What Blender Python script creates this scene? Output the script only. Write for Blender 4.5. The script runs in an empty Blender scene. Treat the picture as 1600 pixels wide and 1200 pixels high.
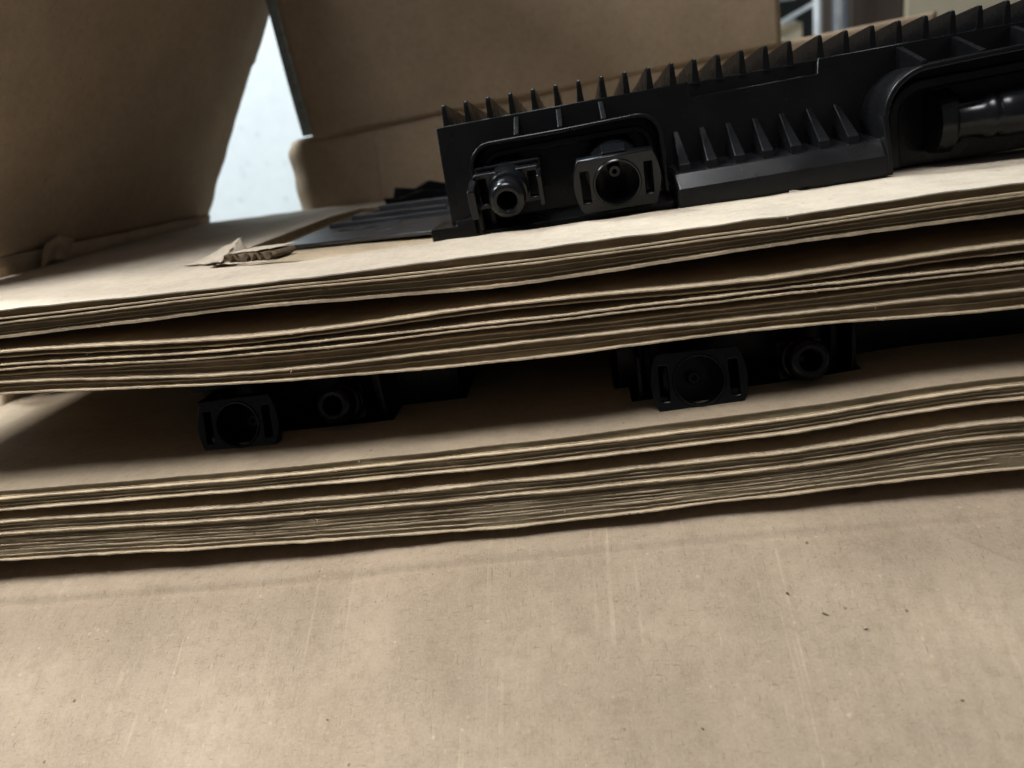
import bpy, bmesh, math, random
from math import radians, sin, cos, pi
from mathutils import Vector, Matrix, noise

S = 0.01                                   # everything below is laid out in centimetres
sc = bpy.context.scene
COL = sc.collection

# ------------------------------------------------------------------ camera
cam = bpy.data.cameras.new('camera')
camo = bpy.data.objects.new('camera', cam)
COL.objects.link(camo)
R3 = Matrix(((0.98868823, 0.09626551, 0.11501539),
             (0.07842307, 0.32186675, -0.94353146),
             (-0.12784916, 0.94187831, 0.31067643)))
camo.matrix_world = Matrix.Translation(Vector((2.95, -29.98, 4.4225)) * S) @ R3.to_4x4()
cam.sensor_width = 36.0
cam.lens = 27.0
cam.clip_start = 0.01
cam.clip_end = 60.0
cam.dof.use_dof = True
cam.dof.focus_distance = 0.325
cam.dof.aperture_fstop = 8.5
sc.camera = camo

# ------------------------------------------------------------------ room light, lamps, exposure
w = bpy.data.worlds.new('World')
sc.world = w
w.use_nodes = True
bg = w.node_tree.nodes['Background']
bg.inputs[0].default_value = (0.97, 0.98, 1.0, 1)
bg.inputs[1].default_value = 0.10


def area(name, loc, target, sx, sy, power, color):
    l = bpy.data.lights.new(name, 'AREA')
    l.shape = 'RECTANGLE'
    l.size, l.size_y = sx, sy
    l.energy = power
    l.color = color
    o = bpy.data.objects.new(name, l)
    COL.objects.link(o)
    o.location = Vector(loc) * S
    d = (Vector(target) - Vector(loc))
    o.rotation_euler = d.to_track_quat('-Z', 'Y').to_euler()
    return o


area('bench_lamp', (-85, -4, 70), (-4, 0, -5), 0.24, 0.24, 10.0, (1.0, 0.985, 0.955))
area('ceiling_lamp', (-18, -34, 112), (-9, 3, -6), 0.7, 0.45, 1.35, (0.98, 0.985, 1.0)).data.spread = radians(38)
area('wall_fill', (-95, 62, 150), (-62, 112, 10), 0.5, 0.3, 50.0, (0.90, 0.97, 1.0))  # unseen source, added to brighten the white wall

sc.view_settings.view_transform = 'Standard'
sc.view_settings.look = 'None'
sc.view_settings.gamma = 1
sc.view_settings.use_curve_mapping = False
sc.view_settings.exposure = 0.0
sc.render.engine = 'CYCLES'
sc.cycles.use_denoising = True
sc.cycles.max_bounces = 10

# ------------------------------------------------------------------ materials


def mat(name):
    m = bpy.data.materials.new(name)
    m.use_nodes = True
    nt = m.node_tree
    return m, nt, nt.nodes, nt.links, nt.nodes['Principled BSDF']


def tex(nodes, links, kind, coord, scale=(1, 1, 1), **kw):
    mp = nodes.new('ShaderNodeMapping')
    mp.inputs['Scale'].default_value = scale
    links.new(coord.outputs['Object'], mp.inputs['Vector'])
    t = nodes.new(kind)
    for k, v in kw.items():
        t.inputs[k].default_value = v
    links.new(mp.outputs[0], t.inputs['Vector'])
    return t


def ramp(nodes, links, src, stops):
    r = nodes.new('ShaderNodeValToRGB')
    e = r.color_ramp.elements
    e[0].position, e[0].color = stops[0][0], stops[0][1]
    e[1].position, e[1].color = stops[1][0], stops[1][1]
    for p, c in stops[2:]:
        x = e.new(p)
        x.color = c
    links.new(src, r.inputs[0])
    return r


def mixc(nodes, links, fac, a, b, mode='MIX'):
    n = nodes.new('ShaderNodeMix')
    n.data_type = 'RGBA'
    n.blend_type = mode
    for sock, v in ((n.inputs[0], fac), (n.inputs[6], a), (n.inputs[7], b)):
        if hasattr(v, 'links') or hasattr(v, 'is_linked'):
            links.new(v, sock)
        else:
            sock.default_value = v
    return n.outputs[2]


def rgb(c, k=1.0):
    return (c[0] * k, c[1] * k, c[2] * k, 1)


def kraft(name, col, var=0.16, bump=0.25, scuffs=False, flecks=0.5, rough=0.85, flute=0.03):
    m, nt, N, L, P = mat(name)
    co = N.new('ShaderNodeTexCoord')
    big = tex(N, L, 'ShaderNodeTexNoise', co, (1, 1, 1), Scale=22.0, Detail=5.0, Roughness=0.6)
    fine = tex(N, L, 'ShaderNodeTexNoise', co, (1, 1, 1), Scale=1050.0, Detail=4.0, Roughness=0.65)
    fib = tex(N, L, 'ShaderNodeTexNoise', co, (1.0, 0.16, 0.16), Scale=1500.0, Detail=2.0, Roughness=0.6)
    fib.inputs['Distortion'].default_value = 0.6
    fib2 = tex(N, L, 'ShaderNodeTexNoise', co, (0.2, 1.0, 1.0), Scale=1300.0, Detail=2.0, Roughness=0.6)
    fib2.inputs['Distortion'].default_value = 0.9
    fib.inputs[0].links[0].from_node.inputs['Rotation'].default_value = (0, 0, 0.45)
    fib2.inputs[0].links[0].from_node.inputs['Rotation'].default_value = (0, 0, 0.3)
    mid = tex(N, L, 'ShaderNodeTexNoise', co, (1, 1, 1), Scale=190.0, Detail=5.0, Roughness=0.7)
    c1 = ramp(N, L, big.outputs[0], [(0.3, rgb(col, 1 - var)), (0.7, rgb(col, 1 + var * 0.7))]).outputs[0]
    f1 = ramp(N, L, fine.outputs[0], [(0.30, (0.86, 0.85, 0.84, 1)), (0.66, (1.08, 1.08, 1.08, 1))]).outputs[0]
    c2 = mixc(N, L, 0.75, c1, f1, 'MULTIPLY')
    f2 = ramp(N, L, fib.outputs[0], [(0.27, (0.66, 0.63, 0.60, 1)), (0.37, (1, 1, 1, 1)), (0.64, (1.0, 1.0, 1.0, 1)), (0.74, (1.28, 1.28, 1.26, 1))]).outputs[0]
    f3 = ramp(N, L, fib2.outputs[0], [(0.27, (0.70, 0.67, 0.64, 1)), (0.37, (1, 1, 1, 1)), (0.64, (1.0, 1.0, 1.0, 1)), (0.74, (1.22, 1.22, 1.2, 1))]).outputs[0]
    f4 = ramp(N, L, mid.outputs[0], [(0.32, (0.86, 0.84, 0.81, 1)), (0.5, (1, 1, 1, 1)), (0.7, (1.07, 1.07, 1.06, 1))]).outputs[0]
    c3 = mixc(N, L, flecks, c2, f2, 'MULTIPLY')
    c3 = mixc(N, L, flecks, c3, f3, 'MULTIPLY')
    c3 = mixc(N, L, 0.8, c3, f4, 'MULTIPLY')
    # sparse dark specks of recycled pulp
    vo = tex(N, L, 'ShaderNodeTexVoronoi', co, (1, 1, 1), Scale=150.0, Randomness=1.0)
    vo2 = tex(N, L, 'ShaderNodeTexNoise', co, (1, 1, 1), Scale=60.0, Detail=2.0)
    mth = N.new('ShaderNodeMath'); mth.operation = 'ADD'
    L.new(vo.outputs['Distance'], mth.inputs[0])
    rr = ramp(N, L, vo2.outputs[0], [(0.36, (0, 0, 0, 1)), (0.5, (0.3, 0.3, 0.3, 1))])
    L.new(rr.outputs[0], mth.inputs[1])
    sp = ramp(N, L, mth.outputs[0], [(0.06, (0.32, 0.28, 0.24, 1)), (0.13, (1, 1, 1, 1))]).outputs[0]
    c4 = mixc(N, L, 0.85, c3, sp, 'MULTIPLY')
    # sparse pale specks
    vp = tex(N, L, 'ShaderNodeTexVoronoi', co, (1, 1, 1), Scale=230.0, Randomness=1.0)
    vm = tex(N, L, 'ShaderNodeTexNoise', co, (1, 1, 1), Scale=85.0, Detail=3.0)
    mt2 = N.new('ShaderNodeMath'); mt2.operation = 'ADD'
    L.new(vp.outputs['Distance'], mt2.inputs[0])
    L.new(ramp(N, L, vm.outputs[0], [(0.48, (0.3, 0.3, 0.3, 1)), (0.62, (0, 0, 0, 1))]).outputs[0], mt2.inputs[1])
    sp2 = ramp(N, L, mt2.outputs[0], [(0.10, (1.35, 1.35, 1.33, 1)), (0.19, (1, 1, 1, 1))]).outputs[0]
    c4 = mixc(N, L, 0.8, c4, sp2, 'MULTIPLY')
    if scuffs:
        st = tex(N, L, 'ShaderNodeTexNoise', co, (1.0, 0.016, 0.016), Scale=330.0, Detail=3.0, Roughness=0.6)
        br = tex(N, L, 'ShaderNodeTexNoise', co, (1, 0.6, 0.6), Scale=20.0, Detail=6.0, Roughness=0.75)
        s1 = ramp(N, L, st.outputs[0], [(0.59, (0, 0, 0, 1)), (0.68, (1, 1, 1, 1))]).outputs[0]
        s2 = ramp(N, L, br.outputs[0], [(0.47, (0, 0, 0, 1)), (0.60, (1, 1, 1, 1))]).outputs[0]
        s3 = mixc(N, L, 1.0, s1, s2, 'MULTIPLY')
        k = mixc(N, L, 1.0, s3, (0.60, 0.60, 0.60, 1), 'MULTIPLY')
        c4 = mixc(N, L, k, c4, rgb(col, 1.5))
        da = tex(N, L, 'ShaderNodeTexNoise', co, (1.0, 0.3, 1), Scale=14.0, Detail=6.0, Roughness=0.62)
        s4 = ramp(N, L, da.outputs[0], [(0.3, (0.84, 0.83, 0.80, 1)), (0.6, (1.05, 1.05, 1.05, 1))]).outputs[0]
        c4 = mixc(N, L, 1.0, c4, s4, 'MULTIPLY')
    L.new(c4, P.inputs['Base Color'])
    P.inputs['Roughness'].default_value = rough
    P.inputs['Specular IOR Level'].default_value = 0.25
    b = N.new('ShaderNodeBump')
    b.inputs['Strength'].default_value = bump
    b.inputs['Distance'].default_value = 0.0004
    bm_ = mixc(N, L, 0.5, fine.outputs[0], fib.outputs[0])
    L.new(bm_, b.inputs['Height'])
    # flutes telegraphing faintly through the liner
    wt = tex(N, L, 'ShaderNodeTexWave', co, (1, 0.06, 0.06), Scale=44.0 if scuffs else 36.0, Distortion=2.2, Detail=2.0)
    wt.inputs['Detail Scale'].default_value = 0.6
    b2 = N.new('ShaderNodeBump')
    b2.inputs['Strength'].default_value = flute
    b2.inputs['Distance'].default_value = 0.0007
    L.new(wt.outputs['Fac'], b2.inputs['Height'])
    L.new(b.outputs[0], b2.inputs['Normal'])
    L.new(b2.outputs[0], P.inputs['Normal'])
    return m


def edge_mat(name, col):
    """cut edge of corrugated board: streaks run along the sheet"""
    m, nt, N, L, P = mat(name)
    co = N.new('ShaderNodeTexCoord')
    a = tex(N, L, 'ShaderNodeTexNoise', co, (0.05, 1, 1), Scale=620.0, Detail=4.0, Roughness=0.7)
    c = tex(N, L, 'ShaderNodeTexNoise', co, (0.35, 1, 1), Scale=160.0, Detail=5.0, Roughness=0.7)
    c1 = ramp(N, L, a.outputs[0], [(0.3, rgb(col, 0.80)), (0.7, rgb(col, 1.15))]).outputs[0]
    c2 = ramp(N, L, c.outputs[0], [(0.3, (0.7, 0.68, 0.64, 1)), (0.65, (1.12, 1.12, 1.12, 1))]).outputs[0]
    L.new(mixc(N, L, 1.0, c1, c2, 'MULTIPLY'), P.inputs['Base Color'])
    P.inputs['Roughness'].default_value = 0.95
    P.inputs['Specular IOR Level'].default_value = 0.1
    b = N.new('ShaderNodeBump')
    b.inputs['Strength'].default_value = 0.3
    b.inputs['Distance'].default_value = 0.0006
    L.new(a.outputs[0], b.inputs['Height'])
    L.new(b.outputs[0], P.inputs['Normal'])
    return m


def plain(name, col, rough=0.5, metal=0.0, spec=0.5, bump=0.0, bscale=900.0, var=0.15):
    m, nt, N, L, P = mat(name)
    co = N.new('ShaderNodeTexCoord')
    n = tex(N, L, 'ShaderNodeTexNoise', co, (1, 1, 1), Scale=bscale, Detail=4.0)
    n2 = tex(N, L, 'ShaderNodeTexNoise', co, (1, 1, 1), Scale=45.0, Detail=5.0)
    c1 = ramp(N, L, n2.outputs[0], [(0.3, rgb(col, 1 - var)), (0.7, rgb(col, 1 + var))]).outputs[0]
    L.new(c1, P.inputs['Base Color'])
    r1 = ramp(N, L, n2.outputs[0], [(0.3, (rough - 0.07,) * 3 + (1,)), (0.7, (rough + 0.09,) * 3 + (1,))])
    L.new(r1.outputs[0], P.inputs['Roughness'])
    P.inputs['Metallic'].default_value = metal
    P.inputs['Specular IOR Level'].default_value = spec
    if bump:
        b = N.new('ShaderNodeBump')
        b.inputs['Strength'].default_value = bump
        b.inputs['Distance'].default_value = 0.0002
        L.new(n.outputs[0], b.inputs['Height'])
        L.new(b.outputs[0], P.inputs['Normal'])
    return m


M_LINER = kraft('kraft_liner', (0.47, 0.375, 0.255), flute=0.0)
M_FLUTE = edge_mat('flute_paper', (0.15, 0.112, 0.075))
M_TOP = kraft('kraft_top_liner', (0.44, 0.38, 0.30), flecks=0.3)
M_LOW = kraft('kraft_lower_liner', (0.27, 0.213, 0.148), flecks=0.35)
M_EDGE = edge_mat('fluted_edge', (0.20, 0.148, 0.088))
M_EDGE2 = edge_mat('fluted_edge_grey', (0.255, 0.213, 0.14))
M_BOX = kraft('carton_kraft', (0.385, 0.292, 0.20), var=0.10, flecks=0.35)
M_FLAP = kraft('carton_flap_kraft', (0.335, 0.265, 0.191), var=0.12, bump=0.30, scuffs=True, flecks=0.8, flute=0.13)
M_BLACK = plain('black_plastic', (0.0048, 0.005, 0.0055), 0.26, spec=0.22, bump=0.12, bscale=1500)
M_BLACK2 = plain('black_plastic_gloss', (0.005, 0.0055, 0.0065), 0.22, spec=0.28, bump=0.06, bscale=900)
M_METAL = plain('dark_steel', (0.10, 0.104, 0.11), 0.38, metal=0.8, bump=0.1)
M_CHROME = plain('zinc_plating', (0.62, 0.66, 0.68), 0.38, metal=0.25)
M_FLUTELIT = edge_mat('cool_lit_edge', (0.30, 0.34, 0.35))  # cool light from the white wall is painted into this edge colour

# ------------------------------------------------------------------ mesh helpers


def link_mesh(name, verts, faces, m, parent=None, smooth=False, loc=None, bevel=0.0, seg=2):
    me = bpy.data.meshes.new(name)
    me.from_pydata([(v[0] * S, v[1] * S, v[2] * S) for v in verts], [], faces)
    bm = bmesh.new()
    bm.from_mesh(me)
    bmesh.ops.recalc_face_normals(bm, faces=bm.faces[:])
    bm.to_mesh(me)
    bm.free()
    if smooth:
        me.polygons.foreach_set('use_smooth', [True] * len(me.polygons))
    if isinstance(m, (list, tuple)):
        for q in m:
            me.materials.append(q)
    else:
        me.materials.append(m)
    o = bpy.data.objects.new(name, me)
    COL.objects.link(o)
    o.parent = parent
    if loc:
        o.location = Vector(loc) * S
    if bevel:
        b = o.modifiers.new('bevel', 'BEVEL')
        b.width = bevel * S
        b.segments = seg
        b.limit_method = 'ANGLE'
        b.angle_limit = radians(40)
    return o


def empty(name, label, cat, loc=(0, 0, 0), rot=(0, 0, 0), group=None):
    o = bpy.data.objects.new(name, None)
    o.empty_display_size = 0.01
    COL.objects.link(o)
    o.location = Vector(loc) * S
    o.rotation_euler = rot
    tag(o, label, cat, group)
    return o


def tag(o, label, cat, group=None):
    o['label'] = label
    o['category'] = cat
    if group:
        o['group'] = group
    return o


def boxv(x0, x1, y0, y1, z0, z1):
    v = [(x, y, z) for x in (x0, x1) for y in (y0, y1) for z in (z0, z1)]
    f = [(0, 1, 3, 2), (4, 6, 7, 5), (0, 4, 5, 1), (2, 3, 7, 6), (0, 2, 6, 4), (1, 5, 7, 3)]
    return v, f


def box(name, b, m, parent=None, bevel=0.03, loc=None):
    v, f = boxv(*b)
    return link_mesh(name, v, f, m, parent, bevel=bevel, loc=loc)


def prism(name, poly, axis, a0, a1, m, parent=None, bevel=0.03, loc=None, seg=2):
    """poly in the other two axes, extruded along axis ('x' -> poly is (y,z); 'y' -> poly is (x,z))"""
    n = len(poly)
    def P(p, a):
        return (a, p[0], p[1]) if axis == 'x' else ((p[0], a, p[1]) if axis == 'y' else (p[0], p[1], a))
    v = [P(p, a0) for p in poly] + [P(p, a1) for p in poly]
    f = [tuple(range(n)), tuple(range(2 * n - 1, n - 1, -1))]
    f += [(i, (i + 1) % n, n + (i + 1) % n, n + i) for i in range(n)]
    return link_mesh(name, v, f, m, parent, bevel=bevel, loc=loc, seg=seg)


def plate(name, outlines, y0, y1, m, parent=None, bevel=0.04, smooth=False):
    """filled 2D outline with holes in (x,z), thickness from y0 to y1, rounded rims"""
    cu = bpy.data.curves.new('tmp', 'CURVE')
    cu.dimensions = '2D'
    cu.fill_mode = 'BOTH'
    for ol in outlines:
        sp = cu.splines.new('POLY')
        sp.points.add(len(ol) - 1)
        for p, q in zip(sp.points, ol):
            p.co = (q[0], q[1], 0, 1)
        sp.use_cyclic_u = True
    cu.extrude = (y1 - y0) / 2 - bevel
    cu.bevel_depth = bevel
    cu.bevel_resolution = 1
    cu.offset = -bevel
    to = bpy.data.objects.new('tmp', cu)
    COL.objects.link(to)
    dg = bpy.context.evaluated_depsgraph_get()
    dg.update()
    me = bpy.data.meshes.new_from_object(to.evaluated_get(dg))
    bpy.data.objects.remove(to)
    bpy.data.curves.remove(cu)
    yc = (y0 + y1) / 2
    for v in me.vertices:
        x, z, d = v.co
        v.co = (x * S, (yc - d) * S, z * S)
    me.name = name
    me.materials.clear()
    me.materials.append(m)
    o = bpy.data.objects.new(name, me)
    COL.objects.link(o)
    o.parent = parent
    return o


def lathe(name, prof, m, parent=None, seg=32, loc=None, axis='y', smooth=True, hexed=0, closed=False):
    """prof: list of (along, radius) around the axis; hexed > 0 flattens that many leading rings into a hexagon"""
    v, f = [], []
    n = len(prof)
    for i, (a, r) in enumerate(prof):
        for k in range(seg):
            t = 2 * pi * k / seg
            rr = r
            if i < hexed:
                q = (t % (pi / 3)) - pi / 6
                rr = r * cos(pi / 6) / cos(q) * 1.03
            c, s = rr * cos(t), rr * sin(t)
            v.append((c, a, s) if axis == 'y' else ((a, c, s) if axis == 'x' else (c, s, a)))
    for i in range(n - 1):
        for k in range(seg):
            k2 = (k + 1) % seg
            f.append((i * seg + k, i * seg + k2, (i + 1) * seg + k2, (i + 1) * seg + k))
    if closed:
        f += [((n - 1) * seg + k, (n - 1) * seg + (k + 1) % seg, (k + 1) % seg, k) for k in range(seg)]
    else:
        f.append(tuple(range(seg)))
        f.append(tuple(range((n - 1) * seg, n * seg)))
    o = link_mesh(name, v, f, m, parent, smooth=smooth, loc=loc)
    if smooth:
        e = o.modifiers.new('split', 'EDGE_SPLIT')
        e.split_angle = radians(35)
    return o


def circ(r, n=40, cx=0, cz=0):
    return [(cx + r * cos(2 * pi * k / n), cz + r * sin(2 * pi * k / n)) for k in range(n)]


def rect(x0, x1, z0, z1):
    return [(x0, z0), (x1, z0), (x1, z1), (x0, z1)]


def rrect(x0, x1, z0, z1, r, n=6):
    out = []
    for cx, cz, a0 in ((x1 - r, z0 + r, -90), (x1 - r, z1 - r, 0), (x0 + r, z1 - r, 90), (x0 + r, z0 + r, 180)):
        for k in range(n + 1):
            a = radians(a0 + 90 * k / n)
            out.append((cx + r * cos(a), cz + r * sin(a)))
    return out


def copy_tree(o, parent=None):
    c = o.copy()
    COL.objects.link(c)
    c.parent = parent
    for ch in o.children:
        copy_tree(ch, c)
    return c


def nz(x, y=0.0, z=0.0):
    return noise.noise(Vector((x, y, z)))


def interp(tab, x):
    """piecewise curve through traced points, softened, held to the end slope"""
    n = len(tab)
    if x <= tab[0][0]:
        return tab[0][1]
    if x >= tab[-1][0]:
        return tab[-1][1] + 0.012 * (x - tab[-1][0])
    for i in range(n - 1):
        if tab[i][0] <= x <= tab[i + 1][0]:
            t = (x - tab[i][0]) / (tab[i + 1][0] - tab[i][0])
            p0 = tab[max(i - 1, 0)][1]; p1 = tab[i][1]; p2 = tab[i + 1][1]; p3 = tab[min(i + 2, n - 1)][1]
            m1 = (p2 - p0) * 0.4; m2 = (p3 - p1) * 0.4
            h = t * t * (3 - 2 * t)
            return p1 * (1 - h) + p2 * h + m1 * (t * (1 - t) ** 2) - m2 * (t * t * (1 - t))
    return 0


# ------------------------------------------------------------------ the sheets of corrugated board
UP = {
 'a': [(-21.91, 0.05), (-10.54, -0.09), (0.0, 0.0), (9.74, 0.11), (17.44, 0.3)],
 'b': [(-22.06, -0.36), (-10.61, -0.37), (-0.06, -0.47), (9.73, -0.29), (17.47, -0.11)],
 'c': [(-22.12, -0.51), (-10.63, -0.45), (-0.07, -0.55), (9.73, -0.38), (17.47, -0.17)],
 'd': [(-22.37, -1.19), (-10.8, -1.12), (-0.18, -1.38), (9.71, -1.01), (17.51, -0.84)],
 'e': [(-22.56, -1.72), (-11.07, -2.27), (-0.27, -2.09), (9.69, -2.17), (17.57, -1.92)],
 'f': [(-22.66, -2.0), (-11.14, -2.54), (-0.3, -2.31), (9.68, -2.49), (17.59, -2.25)],
 'g': [(-22.78, -2.31), (-11.19, -2.74), (-0.36, -2.76), (9.67, -2.65), (17.62, -2.65)],
 'h': [(-22.87, -2.56), (-11.27, -3.08), (-0.39, -2.99), (9.67, -2.92), (17.63, -2.9)],
 'i': [(-22.94, -2.76), (-11.29, -3.17), (-0.42, -3.23), (9.66, -3.17), (17.64, -3.08)],
 'j0': [(-23.03, -2.99), (-11.43, -3.73), (-0.48, -3.68), (9.65, -3.61), (17.68, -3.62)],
 'j': [(-23.06, -3.07), (-11.45, -3.8), (-0.48, -3.73), (9.65, -3.68), (17.68, -3.67)],
 'k': [(-23.27, -3.65), (-11.56, -4.27), (-0.58, -4.46), (9.64, -4.23), (17.72, -4.4)],
}
LO = {
 'a': [(-24.02, -7.8), (-12.02, -7.85), (-0.91, -7.67), (9.34, -7.26), (17.39, -6.78)],
 'b0': [(-24.13, -8.09), (-12.1, -8.16), (-0.95, -7.99), (9.33, -7.66), (17.41, -7.09)],
 'b': [(-24.15, -8.15), (-12.11, -8.22), (-0.96, -8.05), (9.32, -7.72), (17.41, -7.14)],
 'c': [(-24.37, -8.75), (-12.25, -8.8), (-1.05, -8.7), (9.31, -8.35), (17.45, -7.74)],
 'd': [(-24.56, -9.28), (-12.42, -9.5), (-1.14, -9.39), (9.29, -9.11), (17.5, -8.57)],
 'e0': [(-24.76, -9.81), (-12.55, -10.02), (-1.21, -9.94), (9.28, -9.71), (17.53, -9.14)],
 'e': [(-24.78, -9.87), (-12.56, -10.08), (-1.21, -10.0), (9.28, -9.76), (17.54, -9.19)],
 'f0': [(-24.89, -10.18), (-12.65, -10.43), (-1.26, -10.36), (9.27, -10.09), (17.56, -9.52)],
 'f': [(-24.92, -10.24), (-12.66, -10.49), (-1.27, -10.42), (9.27, -10.15), (17.56, -9.58)],
 'g0': [(-25.06, -10.63), (-12.75, -10.86), (-1.32, -10.84), (9.26, -10.49), (17.58, -9.99)],
 'g': [(-25.08, -10.7), (-12.77, -10.93), (-1.33, -10.91), (9.26, -10.55), (17.59, -10.04)],
 'h': [(-25.29, -11.25), (-12.9, -11.46), (-1.41, -11.51), (9.25, -11.02), (17.63, -10.66)],
}


def frange(a, b, step):
    n = max(1, int(round((b - a) / step)))
    return [a + (b - a) * i / n for i in range(n + 1)]


def columns(x0, x1, extra=()):
    xs = frange(x0, -26.0, 0.8) + frange(-25.9, 22.0, 0.14) + frange(22.4, x1, 0.8)
    xs = sorted(set([round(x, 3) for x in xs] + [round(e, 3) for e in extra]))
    return xs


def slab(name, ztop, zbot, xs, rows, m, parent, holes=()):
    """closed sheet between two height functions; rows are functions of x; holes are (x0, x1, first_row, last_row)"""
    nx, ny = len(xs), len(rows)
    Y = [[r(x) for r in rows] for x in xs]
    v = []
    for i, x in enumerate(xs):
        for j in range(ny):
            v.append((x, Y[i][j], ztop(x, Y[i][j], j)))
    for i, x in enumerate(xs):
        for j in range(ny):
            v.append((x, Y[i][j], zbot(x, Y[i][j], j)))
    T = lambda i, j: i * ny + j
    B = lambda i, j: nx * ny + i * ny + j

    def solid(i, j):
        if i < 0 or j < 0 or i >= nx - 1 or j >= ny - 1:
            return False
        xc = (xs[i] + xs[i + 1]) / 2
        for h in holes:
            if h[0] < xc < h[1] and h[2] <= j < h[3]:
                return False
        return True
    f = []
    for i in range(nx - 1):
        for j in range(ny - 1):
            if not solid(i, j):
                continue
            f.append((T(i, j), T(i + 1, j), T(i + 1, j + 1), T(i, j + 1)))
            f.append((B(i, j), B(i, j + 1), B(i + 1, j + 1), B(i + 1, j)))
            if not solid(i, j - 1):
                f.append((T(i, j), B(i, j), B(i + 1, j), T(i + 1, j)))
            if not solid(i, j + 1):
                f.append((T(i, j + 1), T(i + 1, j + 1), B(i + 1, j + 1), B(i, j + 1)))
            if not solid(i - 1, j):
                f.append((T(i, j), T(i, j + 1), B(i, j + 1), B(i, j)))
            if not solid(i + 1, j):
                f.append((T(i + 1, j), B(i + 1, j), B(i + 1, j + 1), T(i + 1, j + 1)))
    used = sorted(set(k for q in f for k in q))
    mp = {k: n for n, k in enumerate(used)}
    return link_mesh(name, [v[k] for k in used], [tuple(mp[k] for k in q) for q in f], m, parent)


def sheet(label, top, bot, front, seed, p_top=0.0, p_bot=0.0, t_top=0.055, t_bot=0.055, inset=0.18,
          holes=(), m_top=None, m_bot=None, m_core=None, rag=1.0, x0=-31.6, x1=30.0, wob=1.0, cut=None):
    """one corrugated sheet: two liners with ragged edges and a recessed fluted core"""
    root = empty('cardboard_sheet', label, 'cardboard sheet', (0, front, 0), group='sheets of the two stacks')
    hx = [e for h in holes for e in (h[0], h[1])]
    xs = columns(x0, x1, hx)
    depth = 39.0

    def wobble(x, y, k):
        d = math.exp(-max(y, 0) / 2.2)
        return wob * (nz(x * 0.22, seed, k) * 0.035 + nz(x * 1.1, seed + 9, k) * 0.011 * d + nz(x * 4.0, seed + 5, k) * 0.011 * d)

    def zt(x, y, j=0):
        lift = 0.0
        if cut:                                   # lifted lips round the cut-out
            lift = 0.05 * nz(x * 0.6, y * 0.3, seed) + 0.26 * math.exp(-((x + 15.3) / 2.6) ** 2) * min(max((y - 7.0) / 4.0, 0), 1) * min(max((33 - y) / 6.0, 0), 1)
        z0 = interp(top, x)
        return z0 + (4.42 - z0) / 30.0 * p_top * 0.9 + wobble(x, y, 0.3) + lift

    def zb(x, y, j=0):
        z0 = interp(bot, x)
        return min(z0 + (4.42 - z0) / 30.0 * p_bot * 0.9 + wobble(x, y, 0.3 if wob < 0.5 else 4.7), zt(x, y) - t_top - t_bot - 0.02)

    def edge(k, p, spike=True):
        def fn(x):
            e = -p + rag * (1.0 if spike else 0.55) * (nz(x * 0.35, seed, k) * 0.10 + nz(x * 1.6, seed, k + 3) * 0.045 + nz(x * 7.0, seed, k + 7) * 0.028)
            s = nz(x * 2.3, seed + 31, k)
            if s > 0.55 and spike:
                e -= (s - 0.55) * 0.35 * rag
            return e
        return fn
    if cut:
        yr = [lambda x: 0.35, lambda x: 1.2, lambda x: 2.6, cut[2]] + [(lambda x, q=q: cut[2](x) * (1 - q) + cut[3] * q) for q in (0.06, 0.12, 0.2, 0.32, 0.5, 0.68, 0.82, 0.92)] + [lambda x: cut[3], lambda x: depth]
        hl = [(cut[0], cut[1], 4, 13)]
        xs = columns(x0, x1, (cut[0], cut[1]))
    else:
        ys = [0.35, 1.2, 2.0, 3.0, 3.4, 4.4, 5.0, 6.4, 22.0, depth]
        yr = [(lambda x, y=y: y) for y in ys]
        hl = []
        for h in holes:
            a = ys.index(h[2]) + 1
            hl.append((h[0], h[1], a, ys.index(22.0) + 1))
    e1, e2, e3 = edge(1.0, p_top), edge(2.0, p_bot), edge(3.0, -inset, False)
    slab('top_liner', zt, lambda x, y, j: zt(x, y) - t_top, xs, [e1] + yr, m_top or M_LINER, root, hl)
    slab('fluted_core', lambda x, y, j: zt(x, y) - t_top - 0.004, lambda x, y, j: zb(x, y) + t_bot + 0.004, xs, [e3] + [(lambda x, q=q: max(q(x), e3(x) + 0.02)) for q in yr[:1]] + yr[1:], m_core or M_EDGE, root,
         [(h[0] - 0.0, h[1], h[2], h[3]) for h in hl])
    slab('bottom_liner', lambda x, y, j: zb(x, y) + t_bot, zb, xs, [e2] + yr, m_bot or M_LINER, root, hl)
    # loose fibres and torn slivers along the cut edges
    rf = random.Random(seed * 13)
    fv, fc = [], []
    for q in range(6):
        x = rf.uniform(-26, 21)
        low = rf.random() < 0.6
        y = (e2 if low else e1)(x)
        z = zb(x, 0) + t_bot * 0.5 if low else zt(x, 0) - t_top * 0.5
        ln, wd = rf.uniform(0.04, 0.16), rf.uniform(0.010, 0.035)
        d = Vector((rf.uniform(-1, 1), rf.uniform(-0.7, 0.0), rf.uniform(-0.8, 0.25))).normalized() * ln
        b0 = len(fv)
        for t_ in (0.0, 0.5, 1.0):
            p_ = Vector((x, y + 0.03, z)) + d * t_ + Vector((0, 0, -0.05 * t_ * t_))
            w_ = wd * (1 - 0.75 * t_)
            fv += [(p_.x - w_, p_.y, p_.z), (p_.x + w_, p_.y, p_.z), (p_.x, p_.y + 0.012, p_.z + 0.014)]
        for k_ in (0, 3):
            for a_, c_ in ((0, 1), (1, 2), (2, 0)):
                fc.append((b0 + k_ + a_, b0 + k_ + c_, b0 + k_ + 3 + c_, b0 + k_ + 3 + a_))
        fc.append((b0 + 6, b0 + 7, b0 + 8))
    link_mesh('frayed_fibres', fv, fc, M_LINER, root)['kind'] = 'stuff'
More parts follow.
